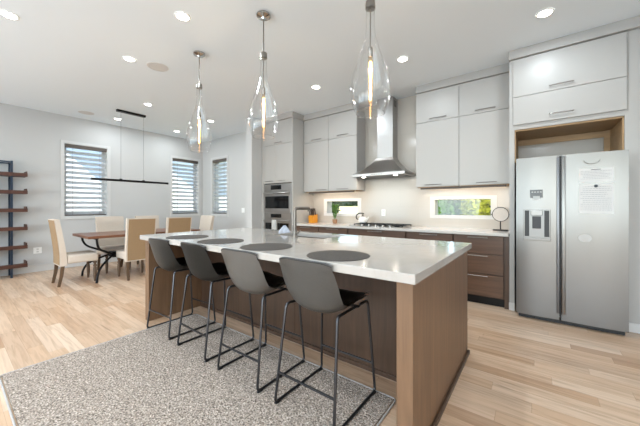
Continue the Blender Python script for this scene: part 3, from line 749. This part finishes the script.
obj('shoe_molding', B((IX1+.0003, IX1+.018, IY0, IY1+.01, 0, .03), bev=.004), WALD, t)
obj('base_strip', B((IX0+.082, IX1-.082, 1.899, 1.9147, 0, .035), bev=.004), WALD, t)
# counter slab with sink cut-out
SKX0, SKX1, SKY0, SKY1 = -2.28, -1.59, 2.16, 2.55
CX0, CX1, CY0, CY1 = -3.374, -.425, 1.259, 2.66
bm = wall_x(CX0, CX1, CY0, CY1, 0, 1, [], 'x'); bm.free()
bm = bmesh.new(); zt, zb = .92, .8725
xs = [CX0, SKX0, SKX1, CX1]; ys = [CY0, SKY0, SKY1, CY1]
for z, flip in ((zt, 1), (zb, 0)):
    g = [[bm.verts.new((x, y, z)) for x in xs] for y in ys]
    for j in range(3):
        for i in range(3):
            if i == 1 and j == 1: continue
            bm.faces.new((g[j][i], g[j][i+1], g[j+1][i+1], g[j+1][i]))
    if flip: top = g
    else: bot = g
def side(p): 
    for (i0, j0), (i1, j1) in p: bm.faces.new((bot[j0][i0], bot[j1][i1], top[j1][i1], top[j0][i0]))
side([((i, 0), (i+1, 0)) for i in range(3)]+[((i, 3), (i+1, 3)) for i in range(3)]+[((0, j), (0, j+1)) for j in range(3)]+[((3, j), (3, j+1)) for j in range(3)]+[((1, 1), (2, 1)), ((1, 2), (2, 2)), ((1, 1), (1, 2)), ((2, 1), (2, 2))])
ctop = obj('island_countertop', bm, QUARTZ); bv = ctop.modifiers.new('bevel', 'BEVEL'); bv.width = .004; bv.segments = 2; bv.limit_method = 'ANGLE'
tag(ctop, 'thick white quartz slab topping the walnut island', 'countertop')
t = thing('sink', 'undermount steel sink set into the island countertop', 'sink', (-1.935, 2.36, .68))
bm = bmesh.new(); e = .006
B((SKX0-e-.004, SKX1+e+.004, SKY0-e-.004, SKY1+e+.004, .668, .674), (SKX0-e-.004, SKX0-e, SKY0-e, SKY1+e, .674, .8718), (SKX1+e, SKX1+e+.004, SKY0-e, SKY1+e, .674, .8718), (SKX0-e-.004, SKX1+e+.004, SKY0-e-.004, SKY0-e, .674, .8718), (SKX0-e-.004, SKX1+e+.004, SKY1+e, SKY1+e+.004, .674, .8718), bm=bm)
obj('basin', bm, mat('basin_steel', (120, 113, 105), .45, .9), t); obj('drain', L([(.045, 0), (.045, .003), (.02, .001)], -1.935, 2.36, 20, z0=.6742), CHROME, t)
TAUPE = mat('taupe_steel', (128, 121, 113), .42, .9)
t = thing('kitchen_faucet', 'square-necked grey steel faucet standing on the island by the sink', 'faucet', (-1.895, 2.09, .92))
FXX, FYY = -1.895, 2.09
obj('base', L([(.03, 0), (.03, .012), (.022, .02), (.022, .07), (.018, .075)], FXX, FYY, 20, z0=.9202), TAUPE, t, smooth=True)
obj('spout', T(fillet([(FXX, FYY, .995), (FXX, FYY, 1.207), (FXX, FYY+.22, 1.207), (FXX, FYY+.22, 1.172)], .035), .0165, 12), TAUPE, t, smooth=True)
obj('lever', T([(FXX+.02, FYY, .965), (FXX+.045, FYY, .968), (FXX+.075, FYY-.005, .995)], [.010, .009, .006], 8), TAUPE, t, smooth=True)
def cloth(u, v):
    a = 2*PI*u; r = .012+.062*v
    k = 1+.16*math.sin(3*a+1)+.08*math.sin(7*a)
    z = .9205+.075*(1-v)**.7*(1+.12*math.sin(5*a+2)) if v < 1 else .9205
    return (-2.375+r*k*math.cos(a)*.85, 2.44+r*k*math.sin(a)*1.0, max(z, .9205))
tag(obj('dish_cloth', sheet(cloth, 40, 12), mat('bluish_grey_cloth', (168, 172, 182), .9, bump=.5, bscale=60, var=.12, vscale=40), smooth=True), 'crumpled bluish grey cloth heaped on the island beside the sink, beyond the faucet', 'cloth')
# placemats
for x, y, lab in ((-.974, 1.47, 'round brown placemat in front of the stool nearest the island end panel'), (-1.617, 1.467, 'round brown placemat second from the near end of the island'), (-2.20, 1.465, 'round brown placemat third from the near end of the island'), (-2.77, 1.467, 'round brown placemat farthest along the island, near the dining chairs')):
    o = obj('placemat', L([(.19, 0), (.195, .0015), (.193, .0035), (.0, .004)], 0, 0, 48, cap1=False, z0=0), MATM, smooth=True)
    o.location = (x, y, .9203); tag(o, lab, 'placemat', 'round placemats on the island')

# ------------------------------------------------------------ bar stools
def make_stool(label):
    t = thing('bar_stool', label, 'bar stool', (0, 0, 0), 'bar stools along the island')
    prof = smoothline([(-.262, .906), (-.250, .83), (-.234, .75), (-.214, .675), (-.178, .612), (-.105, .574), (-.01, .574), (.085, .595), (.165, .616), (.215, .612)], 4)
    n = len(prof)-1
    wid = [.198, .206, .212, .212, .206, .208, .214, .214, .206, .192]
    def W(s):
        f = s*(len(wid)-1); i = min(int(f), len(wid)-2); return wid[i]+(wid[i+1]-wid[i])*(f-i)
    def shell(u, v, dn=0.0, sc=1.0):
        i = min(int(v*n), n-1); fr = v*n-i
        p = Vector((0, prof[i][0], prof[i][1])).lerp(Vector((0, prof[i+1][0], prof[i+1][1])), fr)
        tg = Vector((0, prof[i+1][0]-prof[i][0], prof[i+1][1]-prof[i][1])).normalized()
        nr = Vector((0, -tg.z, tg.y))     # towards the sitter
        k = 2*u-1; sb = 1-max(0, (v-.45)/.55)
        bend = .06*abs(k)**2.3*(.5+.7*min(1,v/.4)) if v > .06 else .05*abs(k)**2.3*(.6)
        if v > .7: bend *= 1-.75*min(1, (v-.7)/.25)
        drop = -.022*abs(k)**4*max(0, 1-v/.2)     # rounded top corners
        q = p+nr*(bend+dn)+Vector((k*W(v)*sc*(1-.02*abs(k)**3), 0, drop))
        return q
    P3 = [Vector((0, a, b)) for a, b in [(q[0], q[1]) for q in prof]] if len(prof[0]) == 3 else None
    obj('shell', sheet(lambda u, v: shell(u, v), 18, 36, -.012), LEATH, t, smooth=True, world=False)
    pad = obj('seat_pad', sheet(lambda u, v: shell(u, .50+.50*v, .020+.006*math.sin(PI*u)*math.sin(PI*v), 1.025), 16, 16, -.040), BLEATH, t, smooth=True, world=False)
    obj('back_lining', sheet(lambda u, v: shell(.03+.94*u, .015+.44*v, .0145), 14, 16, -.002), BLEATH, t, smooth=True, world=False)
    rim = [shell(u/20, 0, .006) for u in range(21)]
    obj('rim_piping', T(rim, .0075, 7), mat('dark_piping', (48, 46, 45), .4), t, smooth=True, world=False)
    for s in (-1, 1):
        x0 = s*.218; xt = s*.178
        rear = Vector((x0, -.245, .032)); fr = Vector((x0, .232, .032))
        pts = fillet([(xt, .06, .598), (xt+s*.006, -.10, .600), (s*.192, -.172, .606), (x0, -.245, .009), (x0, .232, .009), (s*.185, .192, .602), (xt, .10, .598)], .03, 4)
        obj('sled_frame', T(pts, .0085, 9), GUN, t, smooth=True, world=False)
        for yy in (-.225, .212): obj('glide', B((x0-.011, x0+.011, yy-.02, yy+.02, .0, .0085), bev=.002), BLACK, t, world=False)
    def xat(z): return .185+(.218-.185)*(.56-z)/.551
    zc = .19; f = (.56-zc)/.551
    obj('footrest', T([(-xat(zc), .19+.042*f, zc), (xat(zc), .19+.042*f, zc)], .0075, 9), GUN, t, smooth=True, world=False)
    obj('rear_stretcher', T([(-xat(zc), -.182-.063*f, zc), (xat(zc), -.182-.063*f, zc)], .0075, 9), GUN, t, smooth=True, world=False)
    obj('seat_bracket', B((-.178, .178, .075, .10, .582, .592)), BLKM, t, world=False)
    return t
RZ = .0123
st = make_stool('grey leather bar stool nearest the camera, at the island end panel')
st.location = (-1.055, 1.468, RZ)
for x, y, r, lab in ((-1.66, 1.468, .01, 'grey leather bar stool second from the island end panel'), (-2.265, 1.468, -.01, 'grey leather bar stool third from the island end panel'), (-2.875, 1.468, .02, 'grey leather bar stool farthest along the island, nearest the dining chairs')):
    o = dup(st, (x, y, RZ), r, lab)
    if x < -2.8: o.location.z = .0065; o.rotation_euler.y = -.0275      # its left runner stands off the rug

# rug under the stools
t = thing('rug', 'mottled grey looped wool rug under the bar stools', 'rug', (-1.87, .95, 0))
rx0, rx1, ry0, ry1 = -3.07, -.70, .235, 1.72
def rugtop(u, v):
    x = rx0+(rx1-rx0)*u; y = ry0+(ry1-ry0)*v
    return (x, y, .0105)
bm = B((rx0+.012, rx1-.012, ry0+.012, ry1-.012, .0005, .0115))
obj('pile', bm, RUG, t)
co = fillet([((rx0+rx1)/2, ry0, .006), (rx0, ry0, .006), (rx0, ry1, .006), (rx1, ry1, .006), (rx1, ry0, .006), ((rx0+rx1)/2-.01, ry0, .006)], .03)
obj('edge_binding', T(co[:-1], .0058, 7, closed=True), mat('rug_binding', (176, 170, 164), .95, bump=.5, bscale=150, var=.2, vscale=120), t, smooth=True)

# ------------------------------------------------------------ pendants, downlights, speakers
def pendant(x, y, label):
    t = thing('pendant_light', label, 'pendant light', (x, y, ZC), 'glass pendants over the island')
    obj('canopy', L([(.062, 0), (.066, -.006), (.066, -.02), (.02, -.032), (.012, -.05)], x, y, 28, z0=ZC-.0005), CHROME, t, smooth=True)
    obj('rod', T([(x, y, ZC-.048), (x, y, 2.66)], .006, 10), NICKEL, t, smooth=True)
    gl = obj('glass_shade', L([(.030, 2.655), (.031, 2.60), (.031, 2.50), (.040, 2.43), (.060, 2.35), (.088, 2.27), (.115, 2.19), (.132, 2.12), (.139, 2.06), (.138, 2.01), (.130, 1.96), (.116, 1.915), (.100, 1.885)], x, y, 40, cap0=False, cap1=False), BLOWN, t, smooth=True, auto=80)
    obj('shade_rim', T([(x+.0995*math.cos(a), y+.0995*math.sin(a), 1.885) for a in [2*PI*k/40 for k in range(40)]], .004, 6, closed=True), BLOWN, gl, smooth=True)
    obj('neck_cap', L([(.012, 2.685), (.033, 2.68), (.035, 2.655), (.035, 2.63), (.029, 2.628)], x, y, 24), NICKEL, t, smooth=True)
    obj('stem', T([(x, y, 2.63), (x, y, 2.34)], .005, 8), NICKEL, t, smooth=True)
    obj('socket', L([(.007, 2.36), (.017, 2.35), (.018, 2.29), (.015, 2.285)], x, y, 18), NICKEL, t, smooth=True)
    bl = obj('bulb', L([(.012, 2.284), (.016, 2.27), (.019, 2.24), (.019, 1.985), (.014, 1.965), (.004, 1.96)], x, y, 18, cap0=False), BULBG, t, smooth=True)
    bm = bmesh.new()
    for k in range(3):
        a = PI/4+k*PI*2/3; tube(bm, [(x+.006*math.cos(a), y+.006*math.sin(a), 2.255), (x+.0085*math.cos(a), y+.0085*math.sin(a), 2.19), (x+.004*math.cos(a), y+.004*math.sin(a), 2.11), (x+.003*math.cos(a), y+.003*math.sin(a), 1.98)], [.0035, .0045, .0036, .0030], 6)
    obj('filament', bm, FIL, bl)
    lamp('bulb_glow', 'POINT', (0, 0, 2.2-ZC), (0, 0, 0), 2, (1, .82, .6), parent=t, shadow_soft_size=.004)
pendant(-.937, 1.83, 'clear glass bottle-shaped pendant nearest the camera, hanging before the range hood')
pendant(-2.06, 1.83, 'clear glass bottle-shaped pendant in the middle of the three over the island')
pendant(-3.19, 1.83, 'clear glass bottle-shaped pendant farthest along the island, before the corner windows')
def can(x, y, label, e=5):
    t = thing('recessed_downlight', label, 'ceiling light', (x, y, ZC), 'recessed downlights in the ceiling')
    obj('trim_ring', L([(.072, -.0005), (.072, -.004), (.060, -.008), (.054, -.004)], x, y, 28, z0=ZC, cap0=False, cap1=False), PLASTW, t, smooth=True)
    obj('lens', L([(.054, 0), (.0, -.0002)], x, y, 28, z0=ZC-.0042, cap0=True, cap1=False), LED, t)
    lamp('downlight_beam', 'AREA', (0, 0, -.012), (0, 0, 0), e, (.83, .93, 1.0), .12, parent=t, shape='DISK')
for x, y, lab in ((-4.0, .37, 'round recessed downlight at the far left edge of the ceiling'), (-2.70, 1.38, 'round recessed downlight nearest the middle and far pendants, over the stools'), (-4.0, 1.38, 'round recessed downlight beside the larger ceiling speaker'),
                  (-5.51, 2.19, 'round recessed downlight right of the black linear fixture canopy'), (-6.92, 2.17, 'round recessed downlight behind the linear fixture canopy, by the left wall'), (-6.90, 3.38, 'round recessed downlight by the left wall between the two corner windows'),
                  (-5.51, 3.42, 'round recessed downlight near the far pendant canopy and dining wall'), (-2.67, 3.42, 'round recessed downlight in front of the wall cabinets left of the hood'), (-1.31, 3.42, 'round recessed downlight in front of the range hood, right of the near pendant'), (.07, 3.42, 'round recessed downlight in front of the refrigerator surround')):
    can(x, y, lab, 3.4 if x < -5 else 4)
def speaker(x, y, r, label):
    t = thing('ceiling_speaker', label, 'speaker', (x, y, ZC), 'flush ceiling speakers')
    obj('rim', L([(r, -.0004), (r, -.004), (r*.95, -.006)], x, y, 36, z0=ZC, cap0=False, cap1=False), mat('speaker_rim', (222, 221, 219), .5), t, smooth=True)
    obj('grille', L([(r*.95, -.004), (0, -.0042)], x, y, 36, z0=ZC-.0002, cap1=False), mat('speaker_grille', (212, 210, 207), .8, bump=.4, bscale=400), t)
speaker(-3.93, 1.68, .125, 'pale round ceiling speaker between two downlights at the upper left')
speaker(-6.95, 1.66, .125, 'pale round ceiling speaker near the left wall above the first dining window')
for x, y, lab in ((-5.5, -1.0, 'round recessed downlight in the ceiling behind the camera, left'), (-2.7, -1.0, 'round recessed downlight in the ceiling behind the camera, above the stools side'), (.1, -1.0, 'round recessed downlight in the ceiling directly behind the camera'), (2.2, .4, 'round recessed downlight in the ceiling right of the camera'), (-1.3, .2, 'round recessed downlight in the ceiling just above the camera position')):
    can(x, y, lab, 10)  # downlights added out of view to fill in light on the floor
# linear dining fixture
t = thing('linear_pendant', 'thin black linear bar light hanging over the dining table', 'pendant light', (-6.24, 2.2, ZC))
obj('canopy', B((-6.275, -6.205, 1.94, 2.43, ZC-.04, ZC-.0005), bev=.003), BLKM, t)
obj('bar', B((-6.262, -6.218, 1.556, 2.875, 1.700, 1.740), bev=.003), BLKM, t)
obj('diffuser', B((-6.25, -6.23, 1.58, 2.85, 1.6985, 1.6998)), PLASTW, t)
for y in (2.01, 2.40):
    obj('clip', B((-6.25, -6.23, y-.02, y+.02, 1.7402, 1.755), bev=.002), BLKM, t); obj('suspension_cable', T([(-6.24, y, 1.75), (-6.24, y, ZC-.04)], .0018, 6), GUN, t)

# ------------------------------------------------------------ dining table and chairs
t = thing('dining_table', 'walnut dining table on curved black iron legs', 'dining table', (-6.0, 2.28, 0))
tx0, tx1, ty0, ty1 = -6.46, -5.55, 1.35, 3.21
obj('tabletop', B((tx0, tx1, ty0, ty1, .715, .757), bev=.004, seg=2), TTOP, t)
for yc, s in ((1.47, 1), (3.09, -1)):
    for xs_, sx in ((-6.40, 1), (-5.60, -1)):
        hub = (-6.0-sx*.07, yc+s*.33, .385)
        up = smoothline([(xs_, yc, .7145), (xs_+sx*.005, yc+s*.01, .62), (xs_+sx*.06, yc+s*.06, .53), (xs_+sx*.20, yc+s*.19, .46), hub], 6)
        obj('leg', T(up, .017, 9), IRON, t, smooth=True)
        dn = smoothline([hub, (xs_+sx*.20, yc+s*.19, .31), (xs_+sx*.07, yc+s*.07, .22), (xs_+sx*.012, yc+s*.015, .11), (xs_, yc, .0)], 6)
        obj('leg', T(dn, .017, 9), IRON, t, smooth=True)
    obj('hub', B((-6.10, -5.90, yc+s*.30, yc+s*.39, .335, .435) if s > 0 else (-6.10, -5.90, yc-.39, yc-.30, .335, .435), bev=.008), IRON, t)
    obj('apron', B((-6.40, -5.60, yc-.025, yc+.025, .700, .7148)), IRON, t)
obj('stretcher', B((-6.03, -5.97, 1.86, 2.70, .355, .415), bev=.005), IRON, t)
def make_chair(label, group=None):
    """parsons chair facing +y, origin on the floor under the seat centre"""
    t = thing('dining_chair', label, 'chair', (0, 0, 0), 'upholstered dining chairs round the table')
    hw = .222
    def ry(z): return -.225-.065*max(0, (z-.45)/.58)**1.3
    bm = bmesh.new(); rings = []
    zs = [.31+.72*k/12 for k in range(13)]
    for z in zs:
        y = ry(z); th = .085-.03*(z-.31)/.72; w_ = hw+(.006 if z > .9 else 0)
        rings.append([bm.verts.new(p) for p in ((-w_, y, z), (w_, y, z), (w_, y+th, z), (-w_, y+th, z))])
    for a, b in zip(rings, rings[1:]):
        for k in range(4): bm.faces.new((a[k], a[(k+1) % 4], b[(k+1) % 4], b[k]))
    bm.faces.new(rings[0][::-1]); bm.faces.new(rings[-1])
    bmesh.ops.bevel(bm, geom=[e for e in bm.edges if len(e.link_faces) == 2 and e.calc_face_angle(0) > .8], offset=.012, segments=2, affect='EDGES')
    bk = obj('backrest', bm, LINEN, t, smooth=True, world=False)
    def outer(u, v):
        z = .325+.69*v; return (-hw+.018+(2*hw-.036)*u, ry(z)-.0035, z)
    obj('outer_back_panel', sheet(outer, 4, 12, .0), BURLAP, bk, smooth=True, world=False)
    bm = B((-hw, hw, -.139, .255, .335, .465), bev=.03, seg=3)
    for v in bm.verts:
        if v.co.z > .45: v.co.z += .02*(1-(v.co.x/hw)**2)
    obj('seat', bm, LINEN, t, smooth=True, world=False)
    for s in (-1, 1):
        obj('leg', L([(.021, .3345), (.026, .32), (.026, .30), (.016, .285), (.024, .265), (.026, .25), (.017, .235), (.024, .22), (.024, .12), (.017, .03), (.015, 0)], s*.185, .215, 12), CHLEG, t, smooth=True, world=False)
        bm = bmesh.new(); r4 = []
        for z, y, h in ((.3095, -.19, .022), (.16, -.205, .02), (0, -.235, .016)):
            r4.append([bm.verts.new((s*.192+dx*h, y+dy*h, z)) for dx, dy in ((-1, -1), (1, -1), (1, 1), (-1, 1))])
        for a, b in zip(r4, r4[1:]):
            for k in range(4): bm.faces.new((a[k], a[(k+1) % 4], b[(k+1) % 4], b[k]))
        bm.faces.new(r4[0]); bm.faces.new(r4[-1][::-1])
        obj('leg', bm, CHLEG, t, world=False)
    return t
c0 = make_chair('cream dining chair seen from behind at the near head of the table')
c0.location = (-5.985, 1.285, 0)
dup(c0, (-5.62, 2.035, 0), PI/2, 'tan-backed dining chair nearest the island corner, its back to the island')
dup(c0, (-5.56, 2.65, 0), PI/2, 'tan-backed dining chair farther along the table, its back to the island')
dup(c0, (-6.50, 1.985, 0), -PI/2, 'cream dining chair on the wall side of the table, below the first window')
dup(c0, (-6.50, 2.67, 0), -PI/2, 'cream dining chair on the wall side, hidden behind the tan-backed chair')
dup(c0, (-5.86, 3.30, 0), PI, 'cream dining chair facing the camera at the far head of the table')

# ------------------------------------------------------------ wall bookshelf
t = thing('etagere_shelf', 'open bookshelf of red-brown tray shelves on dark steel posts by the left wall', 'bookshelf', (-7.33, .39, 0))
ex0, ex1, ey0, ey1 = -7.47, -7.17, -.12, .885
for y in (.07, .695):
    for x in (-7.175, -7.455): obj('post', B((x-.014, x+.014, y-.014, y+.014, 0, 2.015)), BLUEM, t)
    obj('rung', B((-7.441, -7.189, y-.010, y+.010, 1.99, 2.012)), BLUEM, t)
for x in (-7.175, -7.455): obj('top_rail', B((x-.01, x+.01, .084, .681, 1.985, 2.008)), BLUEM, t)
for z in (.185, .51, .835, 1.155, 1.47, 1.775):
    sh = obj('shelf', B((-7.44, -7.19, ey0, ey1, z-.02, z+.012), bev=.002), SHELFW, t)
    obj('lip', B((-7.16, -7.145, ey0, ey1, z-.022, z+.04)), SHELFW, sh)
    obj('lip', B((-7.44, -7.19, ey1-.016, ey1+.001, z+.0125, z+.075)), SHELFW, sh)
    obj('lip', B((-7.44, -7.19, ey0, ey0+.016, z+.0125, z+.075)), SHELFW, sh)
    obj('bracket', B((-7.1895, -7.161, ey0+.05, ey1-.05, z-.015, z+.005)), BLUEM, sh)
